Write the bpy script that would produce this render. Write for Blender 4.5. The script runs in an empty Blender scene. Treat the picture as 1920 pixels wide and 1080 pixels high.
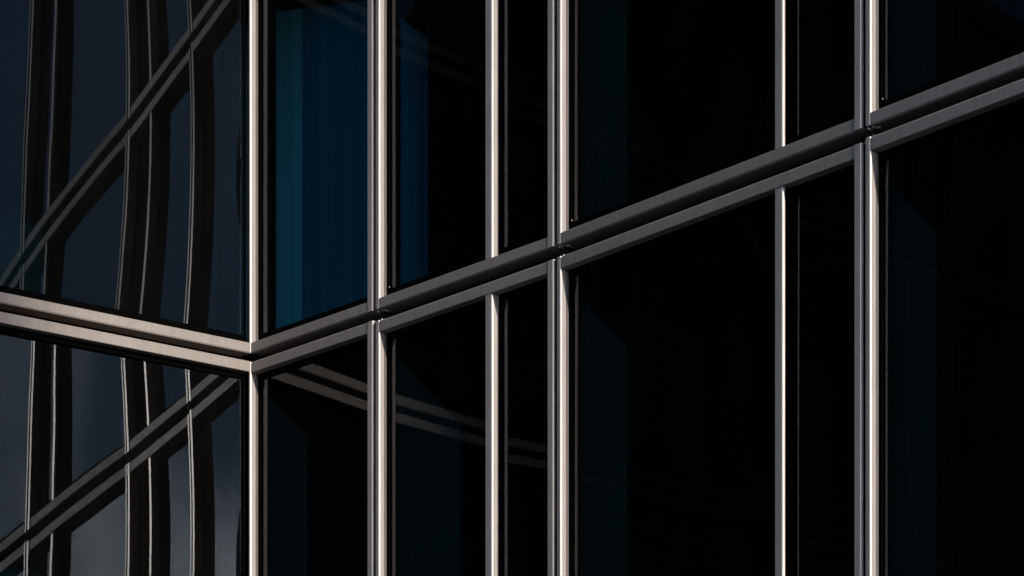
import bpy, bmesh, math, random
from mathutils import Vector, noise
random.seed(7)
R = math.radians
scene = bpy.context.scene
COL = scene.collection

# ------------------------------------------------------------------ camera
CAM_Z = 1.6
cd = bpy.data.cameras.new("camera"); cam = bpy.data.objects.new("camera", cd); COL.objects.link(cam)
cam.location = (0, 0, CAM_Z); cam.rotation_euler = (R(90), 0, 0)
cd.sensor_width = 36; cd.lens = 93.75; cd.shift_y = 0.8646
cd.clip_start = 0.1; cd.clip_end = 5000
scene.camera = cam

# ------------------------------------------------------------------ light
SUN_AZ = 52.0      # degrees from +X towards -Y
SUN_EL = 16.0
SUN_STRENGTH = 3.7
SKY = 0.14
CLOUD = 4.2
to_sun = Vector((math.cos(R(SUN_AZ))*math.cos(R(SUN_EL)), -math.sin(R(SUN_AZ))*math.cos(R(SUN_EL)), math.sin(R(SUN_EL))))
sd = bpy.data.lights.new("sun", 'SUN'); sd.energy = SUN_STRENGTH; sd.angle = R(0.5); sd.color = (1.0, 0.93, 0.85)
sun = bpy.data.objects.new("sun", sd); COL.objects.link(sun)
sun.rotation_euler = to_sun.to_track_quat('Z', 'Y').to_euler(); sun.location = (10, -10, 30)

w = bpy.data.worlds.new("World"); scene.world = w; w.use_nodes = True
nt = w.node_tree; nt.nodes.clear()
N = nt.nodes.new; Lk = nt.links.new
out = N('ShaderNodeOutputWorld'); bg = N('ShaderNodeBackground'); sky = N('ShaderNodeTexSky')
sky.sky_type = 'NISHITA'; sky.sun_disc = False; sky.sun_elevation = R(SUN_EL); sky.sun_rotation = R(90 + SUN_AZ)
sky.air_density = 1.0; sky.dust_density = 0.0; sky.ozone_density = 4.0
bg.inputs['Strength'].default_value = SKY
tc = N('ShaderNodeTexCoord'); mp = N('ShaderNodeMapping'); mp.inputs['Scale'].default_value = (2.2, 2.2, 7.0)
nz = N('ShaderNodeTexNoise'); nz.inputs['Scale'].default_value = 1.6; nz.inputs['Detail'].default_value = 7; nz.inputs['Roughness'].default_value = .55
sep = N('ShaderNodeSeparateXYZ')
elev = N('ShaderNodeMapRange'); elev.inputs['From Min'].default_value = 0.262; elev.inputs['From Max'].default_value = 0.20
add = N('ShaderNodeMath'); add.operation = 'ADD'
ramp = N('ShaderNodeMapRange'); ramp.interpolation_type = 'SMOOTHSTEP'
ramp.inputs['From Min'].default_value = .6; ramp.inputs['From Max'].default_value = 1.4
mix = N('ShaderNodeMix'); mix.data_type = 'RGBA'
cc = CLOUD / SKY
mix.inputs[7].default_value = (cc*.92, cc*.97, cc*1.0, 1)
Lk(tc.outputs['Generated'], mp.inputs['Vector']); Lk(mp.outputs['Vector'], nz.inputs['Vector'])
Lk(tc.outputs['Generated'], sep.inputs['Vector']); Lk(sep.outputs['Z'], elev.inputs['Value'])
Lk(nz.outputs['Fac'], add.inputs[0]); Lk(elev.outputs['Result'], add.inputs[1])
Lk(add.outputs[0], ramp.inputs['Value']); 
azd = N('ShaderNodeVectorMath'); azd.operation = 'DOT_PRODUCT'; azd.inputs[1].default_value = (.342, -.94, 0)
azr = N('ShaderNodeMapRange'); azr.interpolation_type = 'SMOOTHSTEP'; azr.inputs['From Min'].default_value = .72; azr.inputs['From Max'].default_value = .93
mul = N('ShaderNodeMath'); mul.operation = 'MULTIPLY'
Lk(tc.outputs['Generated'], azd.inputs[0]); Lk(azd.outputs['Value'], azr.inputs['Value']); Lk(azr.outputs['Result'], mul.inputs[0])
Lk(ramp.outputs['Result'], mul.inputs[1]); Lk(mul.outputs[0], mix.inputs[0])
warm = N('ShaderNodeMix'); warm.data_type = 'RGBA'; warm.blend_type = 'MULTIPLY'; warm.inputs[0].default_value = 1; warm.inputs[7].default_value = (1.06, 1.0, .93, 1)
Lk(sky.outputs['Color'], warm.inputs[6]); Lk(warm.outputs[2], mix.inputs[6]); Lk(mix.outputs[2], bg.inputs['Color']); Lk(bg.outputs[0], out.inputs['Surface'])

scene.view_settings.view_transform = 'Standard'; scene.view_settings.look = 'None'
scene.view_settings.exposure = 0.0; scene.view_settings.gamma = 1.0
scene.render.engine = 'CYCLES'
scene.cycles.caustics_reflective = False; scene.cycles.caustics_refractive = False
scene.cycles.max_bounces = 14; scene.cycles.glossy_bounces = 8; scene.cycles.transparent_max_bounces = 16
scene.cycles.sample_clamp_indirect = 3.0

# ------------------------------------------------------------------ materials
def mat(name):
    m = bpy.data.materials.new(name); m.use_nodes = True
    return m, m.node_tree, m.node_tree.nodes['Principled BSDF']

def alu_mat(name, col, rough, metal, streak='V', spec=.15):
    m, t, b = mat(name)
    b.inputs['Metallic'].default_value = metal; b.inputs['Specular IOR Level'].default_value = spec
    co = t.nodes.new('ShaderNodeTexCoord'); mpp = t.nodes.new('ShaderNodeMapping')
    mpp.inputs['Scale'].default_value = (90, 90, 1.2) if streak == 'V' else (3, 3, 120)
    n1 = t.nodes.new('ShaderNodeTexNoise'); n1.inputs['Scale'].default_value = 1.0; n1.inputs['Detail'].default_value = 4
    n2 = t.nodes.new('ShaderNodeTexNoise'); n2.inputs['Scale'].default_value = 9.0; n2.inputs['Detail'].default_value = 8; n2.inputs['Roughness'].default_value = .7
    n3 = t.nodes.new('ShaderNodeTexNoise'); n3.inputs['Scale'].default_value = 420.0; n3.inputs['Detail'].default_value = 2
    mr = t.nodes.new('ShaderNodeMapRange'); mr.inputs['From Min'].default_value = .3; mr.inputs['From Max'].default_value = .7
    mr.inputs['To Min'].default_value = rough - .05; mr.inputs['To Max'].default_value = rough + .06
    rp = t.nodes.new('ShaderNodeValToRGB')
    rp.color_ramp.elements[0].position = .3; rp.color_ramp.elements[1].position = .7
    rp.color_ramp.elements[0].color = (*[c*.86 for c in col], 1); rp.color_ramp.elements[1].color = (*[min(1, c*1.08) for c in col], 1)
    bp = t.nodes.new('ShaderNodeBump'); bp.inputs['Strength'].default_value = .12; bp.inputs['Distance'].default_value = .0006
    ad = t.nodes.new('ShaderNodeMath'); ad.operation = 'ADD'
    k = t.links.new
    k(co.outputs['Object'], mpp.inputs['Vector']); k(mpp.outputs['Vector'], n1.inputs['Vector'])
    mp2 = t.nodes.new('ShaderNodeMapping'); mp2.inputs['Scale'].default_value = (2.4, 2.4, .35) if streak == 'H' else (1, 1, .25)
    k(co.outputs['Object'], mp2.inputs['Vector']); k(mp2.outputs['Vector'], n2.inputs['Vector']); k(co.outputs['Object'], n3.inputs['Vector'])
    k(n1.outputs['Fac'], mr.inputs['Value']); k(mr.outputs['Result'], b.inputs['Roughness'])
    k(n2.outputs['Fac'], rp.inputs['Fac']); k(rp.outputs['Color'], b.inputs['Base Color'])
    k(n1.outputs['Fac'], ad.inputs[0]); k(n3.outputs['Fac'], ad.inputs[1]); k(ad.outputs[0], bp.inputs['Height'])
    k(bp.outputs['Normal'], b.inputs['Normal'])
    return m

ALU_V = alu_mat('anodised_mullion', (.58, .505, .465), .38, .2, 'V')
BEAD = alu_mat('shade_toned_bead', (.24, .205, .185), .45, .4, 'V')  # darker metal tone paints the shaded inner strip of the jamb side
ALU_SHADE = alu_mat('shade_toned_rail', (.05, .045, .045), .5, .4, 'H')  # dark colour stands in for shade on the left wing's upper and far parts
ALU_H = alu_mat('anodised_rail', (.385, .33, .295), .62, .02, 'H', .08)

def plain(name, col, rough=.6, nscale=6, amt=.25):
    m, t, b = mat(name)
    n = t.nodes.new('ShaderNodeTexNoise'); n.inputs['Scale'].default_value = nscale; n.inputs['Detail'].default_value = 6
    co = t.nodes.new('ShaderNodeTexCoord')
    rp = t.nodes.new('ShaderNodeValToRGB')
    rp.color_ramp.elements[0].color = (*[c*(1-amt) for c in col], 1); rp.color_ramp.elements[1].color = (*[c*(1+amt) for c in col], 1)
    t.links.new(co.outputs['Object'], n.inputs['Vector']); t.links.new(n.outputs['Fac'], rp.inputs['Fac']); t.links.new(rp.outputs['Color'], b.inputs['Base Color'])
    b.inputs['Roughness'].default_value = rough
    return m
GASKET = plain('black_rubber', (.0015, .0015, .0015), .9)
GASKET.node_tree.nodes['Principled BSDF'].inputs['Specular IOR Level'].default_value = .03
CAVITY = plain('dark_bronze_recess', (.022, .016, .013), .7)
PANEL = plain('pale_reveal_panel', (.34, .25, .17), .6, 1.5, .4)
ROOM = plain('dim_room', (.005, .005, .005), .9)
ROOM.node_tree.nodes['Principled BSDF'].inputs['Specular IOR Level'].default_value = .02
CURTAIN = bpy.data.materials.new('sheer_curtain'); CURTAIN.use_nodes = True
_t = CURTAIN.node_tree; _t.nodes.clear(); _o = _t.nodes.new('ShaderNodeOutputMaterial'); _m = _t.nodes.new('ShaderNodeMixShader')
_a = _t.nodes.new('ShaderNodeBsdfTranslucent'); _b = _t.nodes.new('ShaderNodeBsdfDiffuse'); _m.inputs[0].default_value = .4
_a.inputs['Color'].default_value = (.44, .55, .66, 1); _b.inputs['Color'].default_value = (.42, .46, .52, 1)
_c = _t.nodes.new('ShaderNodeTexCoord'); _p = _t.nodes.new('ShaderNodeMapping'); _p.inputs['Scale'].default_value = (16, 16, .12)
_n = _t.nodes.new('ShaderNodeTexNoise'); _n.inputs['Scale'].default_value = 1; _n.inputs['Detail'].default_value = 5
_r = _t.nodes.new('ShaderNodeValToRGB'); _r.color_ramp.elements[0].position = .3; _r.color_ramp.elements[1].position = .7
_r.color_ramp.elements[0].color = (.30, .42, .52, 1); _r.color_ramp.elements[1].color = (.50, .64, .76, 1)
_t.links.new(_c.outputs['Object'], _p.inputs['Vector']); _t.links.new(_p.outputs['Vector'], _n.inputs['Vector']); _t.links.new(_n.outputs['Fac'], _r.inputs['Fac']); _t.links.new(_r.outputs['Color'], _a.inputs['Color'])
_t.links.new(_a.outputs[0], _m.inputs[1]); _t.links.new(_b.outputs[0], _m.inputs[2]); _t.links.new(_m.outputs[0], _o.inputs['Surface'])
DARKGLASS = plain('blocker_glass', (.02, .025, .03), .15)
DARKWALL = plain('blocker_cladding', (.14, .13, .12), .8)
SHADE_AT = 2.2
CONC = plain('paving', (.16, .155, .15), .9, 2)

def glass_mat(name, ior):
    m = bpy.data.materials.new(name); m.use_nodes = True
    t = m.node_tree; t.nodes.clear(); k = t.links.new
    o = t.nodes.new('ShaderNodeOutputMaterial'); mx = t.nodes.new('ShaderNodeMixShader')
    tr = t.nodes.new('ShaderNodeBsdfTransparent'); gl = t.nodes.new('ShaderNodeBsdfGlossy')
    fr = t.nodes.new('ShaderNodeFresnel'); fr.inputs['IOR'].default_value = ior
    geo = t.nodes.new('ShaderNodeNewGeometry')
    tr.inputs['Color'].default_value = (.13, .72, .88, 1)
    gl.inputs['Roughness'].default_value = 0.0; gl.inputs['Color'].default_value = (.93, .97, 1, 1)
    co = t.nodes.new('ShaderNodeTexCoord'); nz = t.nodes.new('ShaderNodeTexNoise'); nz.inputs['Scale'].default_value = 1.1
    nz.inputs['Detail'].default_value = 1
    bp = t.nodes.new('ShaderNodeBump'); bp.inputs['Strength'].default_value = 1.0; bp.inputs['Distance'].default_value = .00045
    k(co.outputs['Object'], nz.inputs['Vector']); k(nz.outputs['Fac'], bp.inputs['Height']); k(bp.outputs['Normal'], gl.inputs['Normal'])
    k(fr.outputs['Fac'], mx.inputs[0]); k(tr.outputs[0], mx.inputs[1]); k(gl.outputs[0], mx.inputs[2]); 
    df = t.nodes.new('ShaderNodeBsdfDiffuse'); df.inputs['Color'].default_value = (.7, .66, .6, 1); dm = t.nodes.new('ShaderNodeMixShader')
    gp = t.nodes.new('ShaderNodeMapping'); gp.inputs['Scale'].default_value = (5, 5, .8)
    dn = t.nodes.new('ShaderNodeTexNoise'); dn.inputs['Scale'].default_value = 1.0; dn.inputs['Detail'].default_value = 9; dn.inputs['Roughness'].default_value = .65
    dr = t.nodes.new('ShaderNodeMapRange'); dr.inputs['From Min'].default_value = .35; dr.inputs['From Max'].default_value = .8; dr.inputs['To Min'].default_value = .002; dr.inputs['To Max'].default_value = .006
    k(co.outputs['Object'], gp.inputs['Vector']); k(gp.outputs['Vector'], dn.inputs['Vector']); k(dn.outputs['Fac'], dr.inputs['Value']); k(dr.outputs['Result'], dm.inputs[0])
    k(mx.outputs[0], dm.inputs[1]); k(df.outputs[0], dm.inputs[2]); k(dm.outputs[0], o.inputs['Surface'])
    return m
GLASS_L = glass_mat('coated_glass', 1.85); GLASS_R = glass_mat('tinted_glass', 1.5)

# ------------------------------------------------------------------ mesh helpers
class Frame:
    """local axes of one facade facet: s along the wall, d outward, z up"""
    def __init__(f, V, u, n): f.V, f.u, f.n = V, u, n
    def __call__(f, s, d, z): return Vector((f.V[0] + f.u[0]*s + f.n[0]*d, f.V[1] + f.u[1]*s + f.n[1]*d, z))

def prism(bm, fr, prof, lo, hi, axis='z'):
    """closed profile of (a,b) pairs swept lo..hi. axis z: pairs are (s,d); axis s: pairs are (d,z)"""
    A = []; B = []
    for a, b in prof:
        if axis == 'z': A.append(bm.verts.new(fr(a, b, lo))); B.append(bm.verts.new(fr(a, b, hi)))
        else: A.append(bm.verts.new(fr(lo, a, b))); B.append(bm.verts.new(fr(hi, a, b)))
    n = len(prof)
    for i in range(n): bm.faces.new((A[i], A[(i+1) % n], B[(i+1) % n], B[i]))
    bm.faces.new(A[::-1]); bm.faces.new(B)

def box(bm, fr, s0, s1, d0, d1, z0, z1):
    prism(bm, fr, [(s0, d0), (s1, d0), (s1, d1), (s0, d1)], z0, z1)

def link(name, bm, m, parent=None, smooth=False, base=(0, 0, 0), facing=None):
    if facing is None: bmesh.ops.recalc_face_normals(bm, faces=bm.faces)
    else:
        bm.normal_update()
        if sum(f.normal.x*facing[0] + f.normal.y*facing[1] for f in bm.faces) < 0: bmesh.ops.reverse_faces(bm, faces=bm.faces)
    bmesh.ops.translate(bm, verts=bm.verts, vec=-Vector(base))
    me = bpy.data.meshes.new(name); bm.to_mesh(me); bm.free(); me.materials.append(m)
    if smooth:
        for p in me.polygons: p.use_smooth = True
    o = bpy.data.objects.new(name, me); COL.objects.link(o)
    if parent: o.parent = parent
    return o

# ------------------------------------------------------------------ facade units
STOREY = 3.66
ZT = CAM_Z + 7.725          # top edge of the sill rail in view
SILL, HEAD = .090, .100
DEP = .085                  # depth of the metal profiles in front of the glass line
DG = -.098                  # glass plane
C = .009                    # chamfer

def chamfered(s0, s1, d0, d1, c0=C, c1=C):
    return [(s0, d0), (s1, d0), (s1, d1 - c1), (s1 - c1*.35, d1 - c1*.3), (s1 - c1, d1), (s0 + c0, d1), (s0 + c0*.35, d1 - c0*.3), (s0, d1 - c0)]

def pane(fr, s0, s1, z0, z1, bow, tilt):
    tv = random.uniform(-.0012, .0012); th = tilt + random.uniform(-.001, .001)
    bm = bmesh.new(); nx, nz = 22, 30; g = []
    for j in range(nz + 1):
        row = []
        for i in range(nx + 1):
            U = 2*i/nx - 1; Vv = 2*j/nz - 1
            d = -bow*(1 - U*U)*(1 - Vv*Vv) - th*(s1 - s0)*i/nx + tv*(z1 - z0)*(j/nz - .5) - .003
            row.append(bm.verts.new(fr(s0 + (s1 - s0)*i/nx, DG + d, z0 + (z1 - z0)*j/nz)))
        g.append(row)
    for j in range(nz):
        for i in range(nx): bm.faces.new((g[j][i], g[j][i+1], g[j+1][i+1], g[j+1][i]))
    return bm

building = bpy.data.objects.new('office_building', None); COL.objects.link(building)
building['label'] = 'dark glass office building folding inward at a sunlit bronze aluminium corner'
building['category'] = 'building'

def ring(bm, fr, s0, s1, z0, z1, ms, me, mb, mt, d0, d1):
    """closed rectangular frame: outer s0..s1 x z0..z1, margins start/end/bottom/top, depth d0..d1"""
    o = [(s0, z0), (s1, z0), (s1, z1), (s0, z1)]; i = [(s0 + ms, z0 + mb), (s1 - me, z0 + mb), (s1 - me, z1 - mt), (s0 + ms, z1 - mt)]
    v = {}
    for nm, pts in (('o', o), ('i', i)):
        for dn, d in ((0, d0), (1, d1)): v[nm, dn] = [bm.verts.new(fr(a, d, z)) for a, z in pts]
    for k in range(4):
        n = (k + 1) % 4
        bm.faces.new((v['o', 1][k], v['o', 1][n], v['i', 1][n], v['i', 1][k]))
        bm.faces.new((v['o', 0][k], v['o', 0][n], v['i', 0][n], v['i', 0][k]))
        bm.faces.new((v['o', 0][k], v['o', 0][n], v['o', 1][n], v['o', 1][k]))
        bm.faces.new((v['i', 0][k], v['i', 0][n], v['i', 1][n], v['i', 1][k]))

def build_unit(fr, L, gap, mull, bow, fin, corner=False, right_half=.05, mdepth=.2, dark=False):
    """one storey-high framed unit, storey index 0 = the one above the band in view. returns root part and its sub-parts"""
    zb = ZT - SILL; zt = ZT - gap + HEAD + STOREY
    AV, AH = (ALU_SHADE, ALU_SHADE) if dark else (ALU_V, ALU_H)
    zs = ZT; zh = ZT - gap + STOREY
    base = fr(0, 0, zb)
    e = L - .155                                   # where the rails end
    bm = bmesh.new()                               # structural sub-frame behind the profiles
    ring(bm, fr, -.055 if right_half else .004, e + .085, zb + .03, zt - .03, .050 if right_half else .004, .08, .05, .06, -.26, -.205)
    frame = link('panel_frame', bm, CAVITY, building, base=base); frame.location = base
    kids = []
    def kid(name, bm, m, smooth=False, facing=None):
        o = link(name, bm, m, frame, smooth, base, facing); kids.append(o); return o
    if right_half:                                 # near half of the split mullion at s=0
        bm = bmesh.new()
        if corner: prism(bm, fr, [(-.018, -.2), (0, -.2), (0, -.008), (-.004, .003), (-.016, .006), (-.018, .002)], zb, zt)
        else: prism(bm, fr, [(-right_half, -.06), (-right_half + .02, -.06), (-right_half + .02, -.2), (0, -.2), (0, -.013), (-.004, -.004), (-.012, 0), (-right_half + .006, 0), (-right_half + .002, -.002), (-right_half, -.006)], zb, zt)
        kid('jamb', bm, AV)
        bm = bmesh.new()                           # stepped glazing bead beside it
        prism(bm, fr, [(.0005, -.2), (.007, -.2), (.007, -.064), (.0005, -.058)], zs + .001, zh - .001)
        kid('glazing_bead', bm, BEAD)
    bm = bmesh.new()                               # far half of the next split mullion
    prism(bm, fr, [(e, -.2), (e + .045, -.2), (e + .045, -.06), (e + .07, -.06), (e + .07, -.014), (e + .067, -.005), (e + .057, 0), (e + .003, 0), (e, -.003)], zb, zt)
    kid('jamb', bm, ALU_SHADE if fr.u[0] < 0 else AV)  # left-wing jambs coloured dark so their reflection fades
    bm = bmesh.new()                               # black fill in the vertical joint, standing in for its shade
    prism(bm, fr, [(e + .0705, -.16), (e + .1045, -.16), (e + .1045, -.022), (e + .094, -.017), (e + .082, -.017), (e + .0705, -.022)], zb + .012, zt - .012)
    kid('joint_shade', bm, GASKET)
    bm = bmesh.new()
    c = .004
    prism(bm, fr, [(-.2, zb + .004), (-.03, zb + .004), (-.03, zb - .006), (-.012, zb - .006), (-.0025 - c, zb), (-.0025, zb + c), (-.0025, ZT - c), (-.0025 - c, ZT), (-.2, ZT)], .001, e - .001, 's')
    kid('sill_rail', bm, AH)
    bm = bmesh.new()
    z0, z1 = zh, zt
    prism(bm, fr, [(-.2, z0), (-.0025 - c, z0), (-.0025, z0 + c), (-.0025, z1 - .012), (-.0125, z1), (-.05, z1), (-.05, z1 - .02), (-.2, z1 - .02)], .001, e - .001, 's')
    kid('head_rail', bm, AH)
    edges = [0.008 if right_half else 0.0]
    if mull:
        bm = bmesh.new()
        prism(bm, fr, chamfered(mull - .041, mull + .041, -mdepth, -.006, .003, .013), zs + .003, zh - .003)
        kid('mullion', bm, AV)
        if mdepth < .2:
            bm = bmesh.new(); box(bm, fr, mull - .036, mull + .036, -.2, -mdepth - .001, zs + .003, zh - .003)  # black rear part stands in for the shaded mullion side
            kid('mullion_shade', bm, GASKET)
        edges += [mull - .041, mull + .041]
    edges.append(e)
    for i in range(0, len(edges), 2):
        a, b = edges[i], edges[i+1]
        bm = bmesh.new()
        ring(bm, fr, a + .0005, b - .0005, zs + .0005, zh - .0005, .032, .032, .085, .05, DG + .003, DG + .016)
        kid('gasket', bm, GASKET)
        bw = bow*min(1.3, ((b - a)/2.2)**1.6)
        kid('glass_pane', pane(fr, a, b, zs, zh, bw, .009 if L > 4 else 0), GLASS_L if fr.u[0] < 0 else GLASS_R, True, fr.n)
    if right_half and not corner and fr.u[0] > 0:
        bm = bmesh.new(); q = edges[0] + .036
        prism(bm, fr, [(q, DG + .0165), (q + .008, DG + .0165), (q + .007, DG + .022), (q + .001, DG + .022)], zs + .098, zs + .108)
        kid('glazing_clip', bm, AV)
    if fin:
        bm = bmesh.new()
        d0 = DG - .10; d1 = d0 - fin
        top0 = zh - .20; top1 = top0 - fin*.75
        pts = ((.03, d0, zs - .05), (.03, d0, top0), (.03 + fin*.35, d0 - fin*.72, top1), (.03 + fin*.35, d0 - fin*.72, zs - .05))
        A = [bm.verts.new(fr(*p)) for p in pts]; B = [bm.verts.new(fr(p[0] - .03, p[1] - .01, p[2])) for p in pts]
        for q in range(4): bm.faces.new((A[q], A[(q+1) % 4], B[(q+1) % 4], B[q]))
        bm.faces.new(A[::-1]); bm.faces.new(B)
        kid('reveal_panel', bm, PANEL)
    return frame, kids

def lugs(fr, zb, zt):
    """little packers and spigots showing in the crossing of the joints"""
    for (s, d, z, a, h, k_) in ((-.046, -.012, zb - .016, .018, .016, .05), (-.008, -.02, zb - .012, .020, .010, .04), (.03, -.03, zb - .022, .026, .010, .03), (-.05, -.015, zt + .006, .034, .010, .05), (-.002, -.02, zt + .010, .016, .016, .04), (.03, -.03, zt + .006, .03, .012, .03), (-.088, -.03, zt - .03, .012, .05, .03)):
        bm = bmesh.new()
        c = .003
        prism(bm, fr, [(s, d - k_), (s + a, d - k_), (s + a, d - c), (s + a - c, d), (s + c, d), (s, d - c)], z - h/2, z + h/2)
        bmesh.ops.bevel(bm, geom=list(bm.edges), offset=.0012, segments=1, affect='EDGES')
        link('joint_lug', bm, ALU_V, building)

def copy_unit(frame, kids, dz):
    out = []; f = frame.copy(); COL.objects.link(f); f.location = frame.location + Vector((0, 0, dz))
    for k in kids:
        c = k.copy(); COL.objects.link(c); c.parent = f; out.append(c)
    return out

def darken(rails):  # puts the shade of the unlit upper band into the rail colour
    for r in rails: r.material_slots[0].link = 'OBJECT'; r.material_slots[0].material = ALU_SHADE

def facet(V, ang, side):
    a = R(ang)
    if side == 'R':
        u = (math.cos(a), -math.sin(a)); n = (-math.sin(a), -math.cos(a))
    else:
        u = (-math.cos(a), -math.sin(a)); n = (math.sin(a), -math.cos(a))
    return Frame(V, u, n)

CORNER = (-2.430, 24.80)
# right wing: a gently curved run of flat units (width, angle, joint height, mullion position, bow, inner reveal)
right = [(1.787, 45.3, .279, None, .014, .46),
         (2.273, 46.2, .298, 1.405, .013, .72),
         (3.320, 48.3, .295, 2.415, .016, .50),
         (3.300, 48.8, .277, 2.42, .006, .45),
         (2.800, 49.3, .277, 1.90, .014, .45),
         (3.300, 49.7, .277, 2.42, .014, .45),
         (3.300, 50.1, .277, 2.42, .014, .45)]
left = [(4.600, 35.0, .270, None, .022, None),
        (3.300, 35.0, .270, 2.42, .014, .45),
        (3.300, 35.0, .270, 2.42, .014, .45),
        (3.300, 35.0, .270, 2.42, .014, .45),
        (3.300, 35.0, .270, 2.42, .014, .45),
        (3.300, 35.0, .270, 2.42, .014, .45)]
def copies(o, dzs):
    for dz in dzs:
        c = o.copy(); COL.objects.link(c); c.location.z += dz

UP = (-STOREY, STOREY, 2*STOREY)
for side, units in (('R', right), ('L', left)):
    V = CORNER
    for i, (L, ang, gap, mull, bow, fin) in enumerate(units):
        fr = facet(V, ang, side)
        first = i == 0
        frame, kids = build_unit(fr, L, gap, mull, bow, fin, corner=(first and side == 'R'), right_half=(0 if (first and side == 'L') else .05), mdepth=(.030 if side == 'R' and i in (2, 3) else .2), dark=(side == 'L' and i > 0))  # far left units coloured dark as if shaded
        if side == 'R' and i < 2:                   # the room behind has a curtain instead
            keep = [k for k in kids if not k.name.startswith('reveal')]; rv = [k for k in kids if k.name.startswith('reveal')]
        else: keep, rv = kids, []
        for dz in UP:
            ks = copy_unit(frame, kids, dz)
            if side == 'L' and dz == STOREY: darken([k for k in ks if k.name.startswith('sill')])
        for k in rv: bpy.data.objects.remove(k)
        kids = keep
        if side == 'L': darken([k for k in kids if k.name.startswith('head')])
        if side == 'R' and i in (1, 2, 3): lugs(fr, ZT - SILL, ZT - gap + HEAD)
        # backing behind the horizontal joints, ceiling slab and rear wall of the room
        x0 = (-9.0 if side == 'R' else -3.0) if first else -.04; oz = i*.004; od = i*.012
        bm = bmesh.new(); zc = ZT - SILL
        box(bm, fr, -.40 if first else -.08, L + .02, -.30, -.265, zc - .20, zc + .06)
        copies(link('joint_backing', bm, CAVITY, building), UP)
        bm = bmesh.new()
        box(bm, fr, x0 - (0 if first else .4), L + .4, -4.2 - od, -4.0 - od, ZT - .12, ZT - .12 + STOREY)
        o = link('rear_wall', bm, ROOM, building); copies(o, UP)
        if side == 'R' and first: bpy.data.objects.remove(o)     # this room is open through to the far facade
        bm = bmesh.new()
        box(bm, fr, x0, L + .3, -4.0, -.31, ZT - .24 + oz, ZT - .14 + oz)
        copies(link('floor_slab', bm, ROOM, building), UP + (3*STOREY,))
        if side == 'R' and first:
            for (c0, c1, dd, step) in ((-.9, 1.80, -.62, .045), (.05, .31, -.585, .03), (.30, 1.79, -.60, .06)):
                n = int((c1 - c0)/step); bm = bmesh.new(); rows = []
                for k in range(n*3 + 1):
                    q = c0 + (c1 - c0)*k/(n*3); wv = dd + .012*math.sin(k*2.1) + .006*math.sin(k*.73 + dd*50)
                    rows.append((bm.verts.new(fr(q, wv, ZT - .12)), bm.verts.new(fr(q, wv, ZT + 3.52))))
                for p, q in zip(rows, rows[1:]): bm.faces.new((p[0], q[0], q[1], p[1]))
                link('curtain', bm, CURTAIN, building, True, facing=fr.n)
            bm = bmesh.new()
            prof = [(-.9, 3.48), (1.1, 3.03), (1.795, 2.47), (1.795, 3.6), (-.9, 3.6)]
            A = [bm.verts.new(fr(p, -.55, ZT + q)) for p, q in prof]; B = [bm.verts.new(fr(p, -.57, ZT + q)) for p, q in prof]
            for q in range(5): bm.faces.new((A[q], A[(q+1) % 5], B[(q+1) % 5], B[q]))
            bm.faces.new(A[::-1]); bm.faces.new(B)
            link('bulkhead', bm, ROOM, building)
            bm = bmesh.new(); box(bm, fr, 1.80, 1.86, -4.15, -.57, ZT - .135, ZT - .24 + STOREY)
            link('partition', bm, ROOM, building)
            bm = bmesh.new(); prism(bm, fr, [(-.11, -.32), (-.0185, -.32), (-.0185, -.035), (-.11, -.05)], ZT - STOREY - .2, ZT + 3*STOREY)
            link('corner_post', bm, GASKET, building)
            bm = bmesh.new(); prism(bm, fr, [(-.5, -.5), (.25, -.5), (.25, -.345), (-.35, -.345)], ZT - .32, ZT + .03)
            copies(link('joint_backing', bm, GASKET, building), UP)
        V = (V[0] + fr.u[0]*L, V[1] + fr.u[1]*L)
    bm = bmesh.new()                                # end wall of the wing
    box(bm, fr, L + .01, L + .25, -4.2, .02, ZT - STOREY - .2, ZT + 3*STOREY)
    link('end_wall', bm, ROOM, building)

# ------------------------------------------------------------------ added tower, out of view; put in to shade the far end of the left wing
tw = bpy.data.objects.new('added_shade_tower', None); COL.objects.link(tw)
tw['label'] = 'unseen tower added to shade the far left wing'; tw['category'] = 'sun blocker'
a = R(SUN_AZ)
su, sn = (math.cos(a), -math.sin(a)), (-math.sin(a), -math.cos(a))     # towards the sun, and to the side away from the corner
fr_pt = (CORNER[0] - SHADE_AT*math.cos(R(35)), CORNER[1] - SHADE_AT*math.sin(R(35)))
tf = Frame((fr_pt[0] + su[0]*150, fr_pt[1] + su[1]*150), su, sn)
bm = bmesh.new(); box(bm, tf, 0, 18, 0, 19, 0, 100); link('blocker_shaft', bm, CONC, tw)
for k in range(25):
    bm = bmesh.new(); box(bm, tf, -.05, -.003, .6, 18.4, 2 + k*3.8, 4 + k*3.8); link('blocker_band', bm, DARKGLASS, tw)
    
blk = bpy.data.objects.new('added_sky_blocker', None); COL.objects.link(blk); blk.location = (-18, -42, 0)  # added unseen block, put in to hide the sky from the right wing's glass
blk['label'] = 'unseen dark block added to keep the sky out of the right-hand glass'; blk['category'] = 'building'
bf = Frame((0, 0), (1, 0), (0, 1))
bm = bmesh.new(); box(bm, bf, -30, 28, -14, 0, 0, 46); link('blocker_shell', bm, DARKWALL, blk)
for k in range(12):
    bm = bmesh.new(); box(bm, bf, -29, 27, .003, .06, 1.6 + k*3.7, 3.6 + k*3.7); link('blocker_band', bm, DARKGLASS, blk)

# ------------------------------------------------------------------ ground
bm = bmesh.new()
bmesh.ops.create_grid(bm, x_segments=2, y_segments=2, size=2000)
g = link('ground', bm, CONC); g['kind'] = 'structure'
